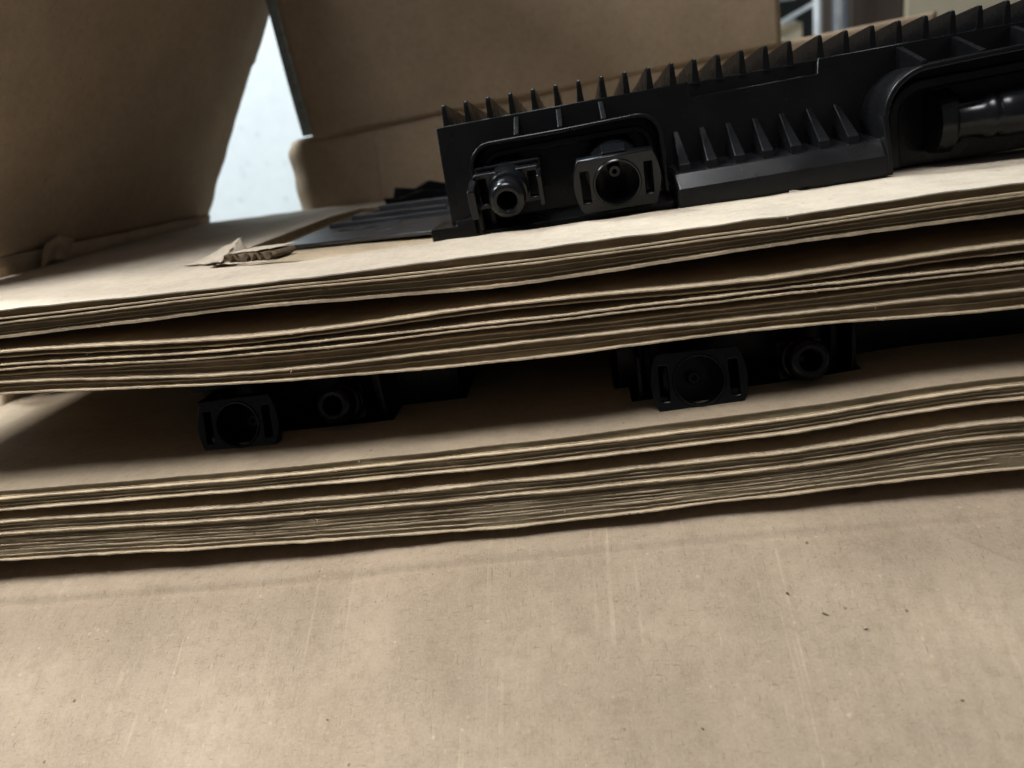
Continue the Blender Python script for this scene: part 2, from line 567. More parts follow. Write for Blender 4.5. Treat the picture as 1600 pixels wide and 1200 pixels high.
    tmin = min(interp(top, x) - interp(bot, x) for x in (-20, -10, 0, 9, 17))
    for q, fr in enumerate((0.36, 0.68) if tmin > 0.5 else ((0.52,) if tmin > 0.3 else ())):
        def zm(x, y, j=0, fr=fr, q=q):
            zz = zt(x, y) * (1 - fr) + zb(x, y) * fr + 0.045 * nz(x * 0.21, seed + q * 7, 2.2) + 0.012 * nz(x * 2.0, seed + q, 6.2)
            return min(max(zz, zb(x, y) + t_bot + 0.03), zt(x, y) - t_top - 0.03)
        e4 = edge(5.0 + q, -inset + 0.05 + 0.03 * q, False)
        slab('flute_ply', lambda x, y, j: zm(x, y) + 0.016, lambda x, y, j: zm(x, y) - 0.016, xs, [e4, lambda x: max(0.45, e3(x) + 0.1)], M_LINER, root)
    return root


def ycut(x):
    pts = [(-40, 6.2), (-15.5, 6.2), (-11, 5.3), (-3.4, 6.2), (5.0, 6.3), (12.4, 7.0), (12.9, 6.3), (16, 8.2), (20, 10.6), (40, 11.2)]
    for i in range(len(pts) - 1):
        if pts[i][0] <= x <= pts[i + 1][0]:
            t = (x - pts[i][0]) / (pts[i + 1][0] - pts[i][0])
            return pts[i][1] * (1 - t) + pts[i + 1][1] * t + 0.10 * nz(x * 1.1, 3.3) + 0.06 * nz(x * 5.0, 8.1)
    return 6


sheet('topmost cardboard sheet with a cut-out around the black finned housing', UP['a'], UP['b'], 0.0, 11, p_bot=0.06, m_top=M_TOP,
      cut=(-15.5, 28.5, ycut, 34.0), rag=0.5, wob=0.5)
sheet('second cardboard sheet from the top, with a thick ragged pale lower edge', UP['c'], UP['d'], 0.0, 23, p_top=0.16, p_bot=0.10, t_bot=0.11, inset=0.22, rag=1.3)
sheet('thin cardboard sheet directly below the widest gap of the upper stack', UP['e'], UP['f'], 0.0, 37, x0=-32.8, p_top=0.32, p_bot=0.16, t_top=0.06, t_bot=0.055, inset=0.05, m_core=M_EDGE)
sheet('thin fourth cardboard sheet of the upper stack, showing two bright edges', UP['g'], UP['h'], 0.0, 41, x0=-32.8, p_top=0.40, p_bot=0.46, t_top=0.05, t_bot=0.06, inset=0.1)
sheet('fifth cardboard sheet of the upper stack with a plain brown edge', UP['i'], UP['j0'], 0.0, 53, x0=-32.8, p_top=0.10, p_bot=0.08, t_top=0.06, t_bot=0.06, inset=-0.02)
sheet('lowest cardboard sheet of the upper stack, above the dark gap', UP['j'], UP['k'], 0.0, 67, x0=-32.8, p_top=0.52, p_bot=0.58, t_bot=0.06, inset=-0.3)

HL = [(-15.2, -12.75, 3.4), (5.75, 8.15, 2.0), (-16.65, -6.95, 4.4), (-17.3, -3.7, 6.4), (4.2, 13.9, 3.0), (3.5, 24.1, 5.0)]
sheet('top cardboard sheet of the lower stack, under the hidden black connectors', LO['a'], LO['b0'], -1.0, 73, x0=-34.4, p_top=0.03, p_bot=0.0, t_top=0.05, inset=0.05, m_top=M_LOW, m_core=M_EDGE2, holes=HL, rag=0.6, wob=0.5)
sheet('second cardboard sheet of the lower stack, above its dark slit', LO['b'], LO['c'], -1.0, 83, x0=-34.4, p_top=0.20, p_bot=0.32, inset=0.0, m_core=M_EDGE2, holes=HL, wob=0.6)
sheet('third cardboard sheet of the lower stack, just below its dark slit', LO['d'], LO['e0'], -1.0, 97, x0=-34.4, p_top=0.40, p_bot=0.28, inset=-0.22, m_core=M_EDGE2, holes=HL, wob=0.45)
sheet('thin fourth cardboard sheet of the lower stack', LO['e'], LO['f0'], -1.0, 101, x0=-34.4, p_top=0.48, p_bot=0.3, t_bot=0.05, inset=-0.2, m_core=M_EDGE2, holes=HL, wob=0.45)
sheet('fifth cardboard sheet of the lower stack with a grey-green edge', LO['f'], LO['g0'], -1.0, 113, x0=-34.4, p_top=0.36, p_bot=0.36, t_top=0.05, t_bot=0.05, inset=-0.33, m_core=M_EDGE2, holes=HL, wob=0.4)
sheet('bottommost cardboard sheet of the lower stack, above the open front flap', LO['g'], LO['h'], -1.0, 127, x0=-34.4, p_top=0.40, p_bot=0.55, inset=-0.36, m_core=M_EDGE2, holes=HL, wob=0.4)

# ------------------------------------------------------------------ the carton
carton = empty('carton', 'large open brown cardboard carton holding the two stacks of sheets', 'carton', (0, 0, -31))


def wallpanel(name, fn, us, vs, t, m, parent, rel=(0, 0, 31)):
    """bent panel: fn(u,v) -> point and a thickness direction"""
    v, f = [], []
    nu, nv = len(us), len(vs)
    for side in (0, 1):
        for u_ in us:
            for w_ in vs:
                p, d = fn(u_, w_)
                q = Vector(p) + Vector(d) * (t * side) + Vector(rel)
                v.append(tuple(q))
    A = lambda i, j, s: s * nu * nv + i * nv + j
    for i in range(nu - 1):
        for j in range(nv - 1):
            f.append((A(i, j, 0), A(i + 1, j, 0), A(i + 1, j + 1, 0), A(i, j + 1, 0)))
            f.append((A(i, j, 1), A(i, j + 1, 1), A(i + 1, j + 1, 1), A(i + 1, j, 1)))
    for i in range(nu - 1):
        f.append((A(i, 0, 0), A(i, 0, 1), A(i + 1, 0, 1), A(i + 1, 0, 0)))
        f.append((A(i, nv - 1, 0), A(i + 1, nv - 1, 0), A(i + 1, nv - 1, 1), A(i, nv - 1, 1)))
    for j in range(nv - 1):
        f.append((A(0, j, 0), A(0, j + 1, 0), A(0, j + 1, 1), A(0, j, 1)))
        f.append((A(nu - 1, j, 0), A(nu - 1, j, 1), A(nu - 1, j + 1, 1), A(nu - 1, j + 1, 0)))
    return link_mesh(name, v, f, m, parent, smooth=True)


def add_split(o, a=35):
    e = o.modifiers.new('split', 'EDGE_SPLIT')
    e.split_angle = radians(a)


# front flap: short flat lip below the stack, a pressed score line, then the long panel sloping to the viewer
CR = [(-24.5, -12.34), (-12.5, -12.30), (-1.33, -11.93), (8.86, -11.72), (18.3, -11.60)]


def front(u_, s):
    zc = interp(CR, u_)
    if u_ < -24.9:
        zc = -12.34
    yc = -2.6
    if s < 0:                                   # lip, running back under the stack
        y, z = yc - s, zc + (-s) * 0.12
        if -s > 2.2:
            z = zc + 0.264
    else:                                       # panel
        y, z = yc - s * 0.8712, zc - s * 0.4909
    fade = 1.0 - 0.75 * min(max((u_ - 11.0) / 8.0, 0), 1)
    sc_ = 0.17 * math.exp(-((s - 0.15) / 0.20) ** 2) - 0.06 * math.exp(-((s + 0.35) / 0.4) ** 2)
    rel = 0.05 * nz(u_ * 0.10, s * 0.12, 1.7) + 0.016 * nz(u_ * 0.6, s * 0.30, 4.1) + 0.006 * nz(u_ * 2.4, s * 1.0, 7.3)
    # crooked secondary crease on the right, a dent near the middle
    dx, dy = (u_ - 16.5) * 0.8 + (s - 1.8) * 0.6, -(u_ - 16.5) * 0.6 + (s - 1.8) * 0.8
    ck = 0.13 * math.exp(-(dy / 0.14) ** 2 - (dx / 1.6) ** 4)
    dt = -0.04 * math.exp(-((u_ + 8.2 + s * 0.25) / 0.35) ** 2 - ((s - 0.8) / 1.5) ** 2)
    b = sc_ * fade - rel - ck - dt
    return (u_, y + b * 0.49 * -0.2, z - b), (0, 0.49, -0.87)


us = frange(-38.0, -26.2, 0.6) + frange(-26.0, 22.0, 0.2) + frange(22.3, 30, 0.6)
vs = [-6.0, -4.0, -3.0, -2.2] + frange(-2.0, 3.0, 0.1) + frange(3.2, 12, 0.25) + frange(12.5, 34, 0.7)
ff = wallpanel('front_flap', front, us, vs, 0.45, M_FLAP, carton)
ff['label'] = 'scuffed tan front flap sloping down towards the viewer'
box('base_panel', (-31.2, 29.5, 1.6, 38.5, 31 - 12.7, 31 - 12.3), M_BOX, carton, bevel=0)


# left side wall and its flap, which leans in over the sheets
def lwall(u_, s):
    z = -31 + s * (32.2 - 0.022 * (u_ - 13))
    return (-42.0 + 10.25 * s + 0.15 * nz(u_ * 0.2, s * 3), u_, z), (-1, 0, 0)


wallpanel('side_wall', lwall, frange(13.3, 40.8, 0.8), [0, 0.3, 0.6, 0.8, 0.9, 0.95, 0.975, 1.0], 0.5, M_BOX, carton)


def lflap(u_, s):
    z0 = 1.62 - 0.022 * (u_ - 13)
    th = radians(31.0)
    bow = 0.15 * nz(u_ * 0.1, s * 0.1, 2.0) + 0.08 * nz(u_ * 0.4, s * 0.4, 5.0)
    # rear edge is a hand-cut line with a small step
    uu = u_
    if u_ > 39:
        uu = u_ + 0.35 * nz(s * 0.5, 1.1) + (0.5 if s > 13.5 else 0.0)
    return (-31.6 + s * sin(th) - bow * cos(th) * 0.5, uu, z0 + s * cos(th) + bow * sin(th) * 0.5), (-cos(th), 0, sin(th))


wallpanel('side_flap', lflap, frange(5.8, 40.6, 0.6), frange(-0.5, 29.5, 0.5), 0.5, M_BOX, carton)['label'] = 'dark left flap leaning in over the sheets'
# crushed fold corner at the foot of the side flap
wallpanel('fold_tab', lambda u_, s: ((-31.2 + 0.5 * s + 0.25 * nz(u_, s * 2), 17 + u_ + 0.6 * s, 0.35 + s * 1.4 - 0.3 * abs(u_)), (-0.9, 0, 0.3)),
          frange(-1.3, 1.3, 0.25), frange(0, 1, 0.12), 0.25, M_BOX, carton)


# rear wall, bending round the torn corner at its left end
def fold_z(x):
    return 6.2 + 0.055 * (x + 20.1)


def bwall(u_, s):
    bend = max(0.0, -20.6 - u_)
    y = 39.4 + 0.6 * bend * bend / 2.0
    torn = 0.0
    if u_ < -20.4:
        torn = 0.35 * nz(s * 7.0, 2.2) + 0.2 * nz(s * 19, 4.4) - 0.9 * max(0.0, (s - 0.97) * 25)
        torn *= min((-20.4 - u_) / 2.4, 1)
    z = -31 + s * (31 + fold_z(u_)) 
    return (u_ - torn, y + 0.06 * nz(u_ * 0.4, s * 8), z), (0, 1, 0)


wallpanel('rear_wall', bwall, frange(-23.3, 32, 0.4), [0, 0.4, 0.7] + frange(0.78, 1.0, 0.012), 0.5, M_BOX, carton)
# pressed tab on the rear wall: a shallow raised panel with a rounded corner
tabp = [(-19.6, -0.3), (-15.0, -0.3), (-14.72, 1.6), (-14.6, 4.3), (-14.75, 5.0), (-15.3, 5.45), (-16.2, 5.6), (-19.4, 5.75)]
tb = prism('score_tab', tabp, 'y', 39.26, 39.45, M_BOX, carton, bevel=0.05)
tb.location = Vector((0, 0, 31)) * S


def bflap(u_, s):
    z = fold_z(u_) + 0.10 + s
    y = 39.22 - s * 0.05 - 0.4 * sin(pi * s / 24) + 0.3 * nz(u_ * 0.08, s * 0.1, 3.0)
    x = u_ - 0.05 * s
    return (x, y, z), (-0.35 if u_ < -19.9 else 0.0, 1, 0.05)


wallpanel('rear_flap', bflap, frange(-20.0, 20.0, 0.5), [-0.4] + frange(0, 24, 0.6), 0.5, M_BOX, carton)['label'] = 'shaded rear flap standing up behind the finned housing'
# crushed, mitred end of the rear flap, cool light put into its grey colour
g = []
ev, ef = [], []
ns = 60
for k in range(ns + 1):
    s = 24.0 * k / ns
    (x, y, z), _ = bflap(-20.0, s)
    wv = 0.10 * sin(k * 2.1) + 0.08 * nz(k * 0.7, 3.0)
    for dx, dy in ((0.02, -0.02), (-0.18 + wv * 0.5, -0.06), (-0.42 + wv, 0.10), (-0.62 + wv * 0.4, 0.16), (-1.02, 0.42), (-0.9, 0.7), (0.0, 0.6)):
        ev.append((x + dx, y + dy, z + 31))
for k in range(ns):
    for j in range(7):
        a, b = k * 7 + j, k * 7 + (j + 1) % 7
        ef.append((a, b, b + 7, a + 7))
ef.append(tuple(range(7)))
ef.append(tuple(range(ns * 7, ns * 7 + 7)))
fe = link_mesh('flap_cut_edge', ev, ef, M_FLUTELIT, carton)
fe['label'] = 'crushed cut edge of the rear flap, painted cool-lit grey'

# ------------------------------------------------------------------ the black finned housings


def plug_large(parent, u, v, y, tilt):
    """square-faced socket: plate with two slots and a round bore, barrel behind, pin inside"""
    W, H = 1.98, 1.26
    out = []
    for sx in (1, -1):
        for k in range(9):
            t = -1 + 2 * k / 8
            z = t * H * sx
            out.append((sx * (W - 0.30 * t * t), z))
    o = plate('large_socket', [out, circ(0.98), rrect(1.24, 1.62, -0.74, 0.74, 0.05, 2), rrect(-1.62, -1.24, -0.74, 0.74, 0.05, 2)], -0.28, 0.28, M_BLACK2, parent, bevel=0.05)
    lathe('barrel', [(3.4, 1.34), (1.3, 1.34), (1.2, 1.18), (0.2, 1.16), (0.2, 0.99), (2.2, 0.97)], M_BLACK2, o)
    lathe('bore_ring', [(-0.33, 1.10), (-0.38, 1.06), (-0.36, 1.0), (-0.2, 0.975), (0.05, 0.975), (0.05, 1.10)], M_BLACK2, o, closed=True)
    lathe('pin', [(2.3, 0.30), (1.35, 0.30), (1.3, 0.26), (1.3, 0.12), (1.9, 0.10)], M_BLACK2, o, seg=20)
    box('key_rib', (-0.55, 0.55, 0.0, 1.2, 1.12, 1.36), M_BLACK2, o, bevel=0.05)
    o.location = Vector((u, y, v)) * S
    o.rotation_euler = (tilt, 0, 0)
    return o


def plug_small(parent, u, v, y, tilt, full=True):
    W, H = (1.62, 0.86) if full else (0.98, 0.86)
    o = plate('small_socket', [rrect(-W, W, -H, H, 0.18, 4), circ(0.80)] if not full else [rrect(-W, W, -H, H, 0.18, 4), circ(0.80), rrect(1.02, 1.36, -0.62, 0.62, 0.05, 2), rrect(-1.36, -1.02, -0.62, 0.62, 0.05, 2)], 1.35, 1.75, M_BLACK2, parent, bevel=0.05)
    lathe('nozzle', [(-0.36, 0.48), (-0.40, 0.62), (-0.34, 0.74), (-0.20, 0.84), (0.34, 0.86), (0.38, 0.80), (0.72, 0.80), (0.76, 0.90), (1.05, 0.92), (1.1, 0.98), (2.2, 1.0), (3.2, 1.05), (3.2, 0.4), (0.9, 0.40), (-0.30, 0.44)], M_BLACK2, o, seg=36, closed=True)
    lathe('pin', [(2.6, 0.2), (1.2, 0.2), (1.1, 0.12)], M_BLACK2, o, seg=16)
    if not full:
        o.location = Vector((u, y, v)) * S
        o.rotation_euler = (tilt, 0, 0)
        return o
    box('latch_bar', (-1.78, -1.42, -0.2, 1.5, -0.72, 0.66), M_BLACK2, o, bevel=0.08)
    box('latch_bar', (1.44, 1.66, 0.3, 1.5, -0.72, 0.72), M_BLACK2, o, bevel=0.06)
    box('flange', (-1.5, 1.62, 1.9, 2.15, 0.55, 1.0), M_BLACK2, o, bevel=0.06)
    o.location = Vector((u, y, v)) * S
    o.rotation_euler = (tilt, 0, 0)
    return o


def ribbon(pts, t):
    """closed outline of a strip of thickness t inside an open polyline"""
    inn = []
    n = len(pts)
    for i in range(n):
        a = Vector(pts[max(i - 1, 0)]); b = Vector(pts[min(i + 1, n - 1)])
        d = (b - a).normalized()
        inn.append((pts[i][0] + d.y * t, pts[i][1] - d.x * t))
    return pts + inn[::-1]


def arc(cx, cz, r, a0, a1, n=8):
    return [(cx + r * cos(radians(a0 + (a1 - a0) * k / n)), cz + r * sin(radians(a0 + (a1 - a0) * k / n))) for k in range(n + 1)]


def make_housing(label, length, group, full, u0=0.0):
    root = empty('finned_housing', label, 'housing', group=group)
    top = 5.55
    D = 14.0
    if full:
        outl = [(0, 0), (length, 0), (length, top), (18.35, top), (18.3, 4.9), (12.45, 4.85), (12.4, top), (0.1, top)]
    else:
        outl = [(u0, 0), (length, 0), (length, top), (u0 + 0.1, top)]
    bd = plate('body', [outl], 0.0, 0.45, M_BLACK, root, bevel=0.05)
    v, f = boxv(u0 + 0.04, length - 0.04, 0.40, D, 0.03, top - 0.02)
    link_mesh('rear_body', v, f, M_BLACK, root, bevel=0.05)
    # fins on the top, falling slightly to the rear
    xs = [0.66 + 1.109 * k for k in range(10)]
    if full:
        xs += [xs[-1] + 1.09 * (k + 1) for k in range(6)]
        xs += [xs[-1] + 1.30 + 1.16 * k for k in range(9)]
    first = None
    for x in xs:
        if x > length - 0.2:
            break
        if first is None:
            fv, ffc = [], []
            prof = [(0.06, -0.12), (0.02, 0.78), (0.07, 0.97), (0.24, 1.0), (2.0, 0.88), (5.0, 0.64), (9.0, 0.36), (13.0, 0.15), (13.0, -0.12)]
            n = len(prof)
            for s_ in (-1, 1):
                for (y, z) in prof:
                    th = 0.17 - 0.08 * max(z, 0)
                    fv.append((s_ * th, y, z))
            ffc = [tuple(range(n)), tuple(range(2 * n - 1, n - 1, -1))] + [(i, (i + 1) % n, n + (i + 1) % n, n + i) for i in range(n)]
            first = link_mesh('fin', fv, ffc, M_BLACK, root, bevel=0.035)
            o = first
        else:
            o = first.copy()
            COL.objects.link(o)
            o.parent = root
        o.location = Vector((x, 0.0 if not (full and 12.4 < x < 18.3) else 0.25, top)) * S
    # hood round the two sockets
    hp = [(1.72, 0.5), (1.70, 3.3)] + arc(2.85, 3.35, 1.15, 180, 95) + [(6.1, 4.50)] + arc(9.65, 3.40, 1.18, 85, 0) + [(10.86, 0.9)]
    hd = plate('hood', [ribbon(hp, 0.20)], -2.0, 0.06, M_BLACK, root, bevel=0.05)
    # inner step behind the sockets
    hp2 = [(2.15, 0.5), (2.13, 3.0)] + arc(3.1, 3.05, 0.95, 180, 95) + [(6.1, 4.05)] + arc(9.5, 3.10, 0.95, 85, 0) + [(10.45, 0.9)]
    plate('hood_step', [ribbon(hp2, 0.3)], -0.9, 0.05, M_BLACK, root, bevel=0.05)
    gs = None
    for x in (4.13, 6.2, 8.23):
        if gs is None:
            gs = prism('gusset', [(0.05, 5.40), (-0.12, 5.40), (-1.86, 4.62), (-1.86, 4.40), (0.05, 4.40)], 'x', -0.12, 0.12, M_BLACK, root, bevel=0.035)
            o = gs
        else:
            o = gs.copy(); COL.objects.link(o); o.parent = root
        o.location = Vector((x, 0, 0)) * S
    if full:
        plug_small(root, 3.4, 1.92, -3.6, radians(15))
    else:
        plug_small(root, 3.85, 1.62, -2.7, radians(15), False)
    plug_large(root, 8.42, 1.85, -3.1, radians(15))
    # floor of the socket bay and the foot at the left end
    prism('bay_floor', [(-1.9, 0.12), (-1.9, 0.42), (-0.3, 0.75), (0.1, 0.75), (0.1, 0.12)], 'x', 1.75, 11.0, M_BLACK, root, bevel=0.04)
    if full:
        prism('foot', [(-1.05, 0.12), (1.30, 0.12), (1.30, 1.02), (0.35, 1.0), (0.3, 0.74), (-0.95, 0.78), (-1.05, 0.68)], 'y', -0.5, 3.0, M_BLACK, root, bevel=0.06)
    if full:
        prism('ledge', [(-2.95, 0.05), (-2.95, 0.98), (-2.42, 1.72), (-0.6, 1.86), (0.1, 1.92), (0.1, 0.05)], 'x', 11.05, 20.35, M_BLACK, root, bevel=0.2, seg=5)
        rb = None
        for k in range(7):
            if rb is None:
                vv = []
                for s_ in (-1, 1):
                    vv += [(s_ * 0.13, 0.05, 3.46), (s_ * 0.13, -0.10, 3.42), (s_ * 0.25, -2.40, 2.02), (s_ * 0.27, -2.46, 1.25), (s_ * 0.27, 0.05, 1.25)]
                fv = [(0, 1, 2, 3, 4), (9, 8, 7, 6, 5)] + [(i, (i + 1) % 5, 5 + (i + 1) % 5, 5 + i) for i in range(5)]
                rb = link_mesh('rib', vv, fv, M_BLACK, root, bevel=0.05)
                o = rb
            else:
                o = rb.copy(); COL.objects.link(o); o.parent = root
            o.location = Vector((11.60 + 1.24 * k, 0, 0)) * S
        ap = [(20.28, 0.1), (20.25, 1.2), (20.12, 2.6)] + arc(22.1, 2.55, 1.95, 175, 92, 12) + [(24.5, 4.58), (30.5, 4.66)]
        plate('cable_hood', [ribbon(ap, 0.26)], -2.9, 0.06, M_BLACK, root, bevel=0.07)
        ap2 = [(21.0, 0.1), (20.95, 2.3)] + arc(22.5, 2.35, 1.55, 175, 92, 12) + [(24.5, 3.92), (30.5, 4.0)]
        plate('hood_step', [ribbon(ap2, 0.5)], -1.2, 0.05, M_BLACK, root, bevel=0.1)
        for x in (21.9, 24.3, 26.8):
            prism('gusset', [(0.05, 5.40), (-0.12, 5.42), (-2.75, 4.66), (-2.75, 4.42), (0.05, 4.42)], 'x', x - 0.12, x + 0.12, M_BLACK, root, bevel=0.035)
        cp = lathe('cable_plug', [(23.6, 0.35), (23.6, 0.78), (24.5, 0.82), (24.7, 0.92), (24.85, 0.99), (25.0, 1.0), (25.05, 0.93), (25.22, 0.90), (25.3, 0.96), (25.7, 1.0), (27.5, 1.01), (30.5, 1.01)], M_BLACK2, root, axis='x')
        cp.location = Vector((0, -1.75, 1.72)) * S
        cp.rotation_euler = (0, 0, radians(-6))
        # pivot correction so that the plug swings about its own left end
        cp.location = Vector((24 - 24 * cos(radians(6)), -1.75 + 24 * sin(radians(6)), 1.86)) * S
        box('plug_latch', (23.2, 24.9, -2.2, -1.2, 2.36, 2.62), M_BLACK2, root, bevel=0.06)
        lathe('plug_collar', [(22.9, 0.6), (22.9, 1.35), (23.6, 1.42), (23.7, 1.2), (23.95, 1.15), (23.95, 0.6)], M_BLACK2, root, axis='x').location = Vector((0, -0.9, 1.9)) * S
    return root


GRP = 'black finned housings'
h1 = make_housing('black finned plastic housing lying on top of the upper stack', 30.5, GRP, True)
h1.location = Vector((-3.8, 9.5, -0.52)) * S
h1.rotation_euler = (0, radians(-2.3), 0)
h2 = make_housing('black socket housing in the gap below the stack, near the middle right', 11.6, GRP, False, u0=-8.5)  # body lengthened to the right, its black standing in for the gap's shadow
h2.location = Vector((15.36, 4.0, -4.42)) * S
h2.rotation_euler = (0, radians(180 - 0.6), 0)
h3 = make_housing('black socket housing in the gap below the stack, at the left', 11.6, GRP, False, u0=-1.6)
h3.location = Vector((-5.55, 5.4, -4.80)) * S
h3.rotation_euler = (0, radians(180 - 1.5), 0)

# ------------------------------------------------------------------ loose pieces on the top sheet
# dark steel bracket in the cut-out
br = empty('steel_bracket', 'flat dark steel bracket lying in the cut-out left of the housing', 'bracket', (0, 0, -0.42))
plate_out = [(-14.4, 12.6), (-5.0, 11.2), (-3.9, 11.4), (-3.9, 26), (-6.5, 30.0), (-12.6, 31.0), (-14.3, 27.0)]
slot = [(-12.4, 17.0), (-9.9, 16.8), (-9.8, 17.9), (-12.3, 18.2)]
cu = plate('bracket_plate', [[(p[0], p[1]) for p in plate_out], [(p[0], p[1]) for p in slot]], -0.1, 0.1, M_METAL, br, bevel=0.03)
for v_ in cu.data.vertices:
    x_, y_, z_ = v_.co
    v_.co = (x_, z_, 0.24 * S - y_)
cu.data.flip_normals()
box('flange', (-13.6, -4.4, 19.6, 19.9, 0.2, 0.62), M_METAL, br, bevel=0.04)
box('rail', (-12.9, -6.2, 22.4, 22.9, 0.2, 0.75), M_METAL, br, bevel=0.05)
box('rail', (-11.8, -4.6, 26.0, 26.6, 0.2, 0.95), M_METAL, br, bevel=0.05)
box('tab', (-9.4, -8.0, 15.0, 15.25, 0.2, 0.42), M_METAL, br, bevel=0.04)
box('bent_lip', (-14.1, -4.6, 12.75, 13.0, 0.0, 0.2), M_METAL, br, bevel=0.03)

cl = empty('plastic_clip', 'small black plastic clip lying behind the left end of the housing', 'clip', (-8.2, 31.5, 0.05), (0, 0, radians(14)))
prism('clip_arm', [(-4.2, 0.0), (4.4, 0.0), (4.6, 0.5), (2.4, 1.0), (0.5, 0.62), (-1.2, 0.95), (-3.2, 0.55), (-4.4, 0.7)], 'y', -0.5, 0.5, M_BLACK, cl, bevel=0.08)
prism('clip_tongue', [(-3.8, 0.05), (0.6, 0.05), (1.4, 0.9), (-0.6, 1.5), (-1.8, 1.0), (-3.4, 1.3)], 'y', 1.4, 2.2, M_BLACK, cl, bevel=0.1)
box('clip_pad', (1.2, 4.6, -2.4, -0.9, 0.0, 0.55), M_BLACK2, cl, bevel=0.1)

# torn scrap of corrugated board with one liner peeled up
ts = empty('torn_cardboard_scrap', 'torn scrap of corrugated cardboard lying on the left of the top sheet', 'cardboard scrap', (-13.7, 6.2, 0.02), (0, 0, radians(-20)))
ts.scale = (0.80, 0.80, 0.72)


def patch(name, fn, nu, nv, t, m, parent):
    v, f = [], []
    for s_ in (0, 1):
        for i in range(nu + 1):
            for j in range(nv + 1):
                p = fn(i / nu, j / nv)
                v.append((p[0], p[1], p[2] - t * s_))
    A = lambda i, j, s_: s_ * (nu + 1) * (nv + 1) + i * (nv + 1) + j
    for i in range(nu):
        for j in range(nv):
            f.append((A(i, j, 0), A(i + 1, j, 0), A(i + 1, j + 1, 0), A(i, j + 1, 0)))
            f.append((A(i, j, 1), A(i, j + 1, 1), A(i + 1, j + 1, 1), A(i + 1, j, 1)))
    for i in range(nu):
        f.append((A(i, 0, 0), A(i, 0, 1), A(i + 1, 0, 1), A(i + 1, 0, 0)))
        f.append((A(i, nv, 0), A(i + 1, nv, 0), A(i + 1, nv, 1), A(i, nv, 1)))
    for j in range(nv):
        f.append((A(0, j, 0), A(0, j + 1, 0), A(0, j + 1, 1), A(0, j, 1)))
        f.append((A(nu, j, 0), A(nu, j, 1), A(nu, j + 1, 1), A(nu, j + 1, 0)))
    return link_mesh(name, v, f, m, parent, smooth=True)


patch('bottom_ply', lambda a, b: (-2.0 + 4.2 * a, -0.25 + 2.6 * b + 0.25 * nz(a * 5, 1.0) * (1 - b), 0.06 + 0.05 * nz(a * 3, b * 3)), 24, 8, 0.05, M_TOP, ts)
patch('top_ply', lambda a, b: (-1.6 + 3.5 * a + 0.4 * b, 0.35 + 2.2 * b + 0.5 * nz(a * 6, 4.0) * (1 - b), 0.66 + 0.12 * a + 0.05 * nz(a * 4, b * 3, 2)), 24, 8, 0.05, M_TOP, ts)
patch('flute', lambda a, b: (-1.55 + 3.9 * a, 0.02 + 0.35 * nz(a * 9, 8.0) * (1 - b) + 2.2 * b, 0.35 + 0.05 * a + 0.24 * sin(a * 2 * pi * 6.5) + 0.05 * nz(a * 20, b * 4)), 90, 4, 0.05, M_FLUTE, ts)
patch('flute', lambda a, b: (-1.5 + 3.8 * a, 0.25 + 0.3 * nz(a * 11, 3.0) * (1 - b) + 1.8 * b, 0.38 + 0.05 * a + 0.2 * sin(a * 2 * pi * 8.5 + 1) + 0.06 * nz(a * 17, b * 4)), 90, 4, 0.04, M_FLUTE, ts)
# peeled liner, curling up at its torn right end
patch('peeled_liner', lambda a, b: (-5.1 + 3.5 * a + 0.35 * b * (1 - a) + 0.22 * nz(b * 7, 1.0) * a, 0.05 + 1.9 * b - 0.35 * (1 - a) * b + 0.22 * nz(a * 4, 2.0) * (1 - b) - 0.3 * a * a * (1 - b),
                                    0.10 + 1.30 * b ** 0.85 * a ** 0.75 * (1 + 0.2 * nz(a * 5, 9.0)) + 0.16 * nz(a * 3, b * 4, 6) * a + 0.10 * a), 26, 18, 0.05, M_TOP, ts)
patch('torn_edge', lambda a, b: (-1.72 + 0.5 * a + 0.15 * nz(b * 9, 1.0), 0.0 + 1.8 * b + 0.1 * nz(a * 5, b * 5), 0.12 + 1.35 * b ** 0.8 * (1 - 0.75 * a ** 1.5) + 0.15 * nz(a * 3, b * 7, 3)), 8, 18, 0.05, M_TOP, ts)

# flake of torn liner at the front lip of the cut-out
fl = patch('liner_flake', lambda a, b: (12.2 + 2.6 * a + 0.12 * nz(a * 5, b * 3), 6.35 + 0.9 * b + 0.5 * a + 0.2 * nz(a * 6, 2.0), 0.16 + (0.34 * (1 - a) + 0.05) * b + 0.04 * nz(a * 6, b * 4) + 0.012 * 2.6 * a), 18, 6, 0.045, M_TOP, None)
tag(fl, 'small curled flake of torn paper in front of the housing', 'paper flake')

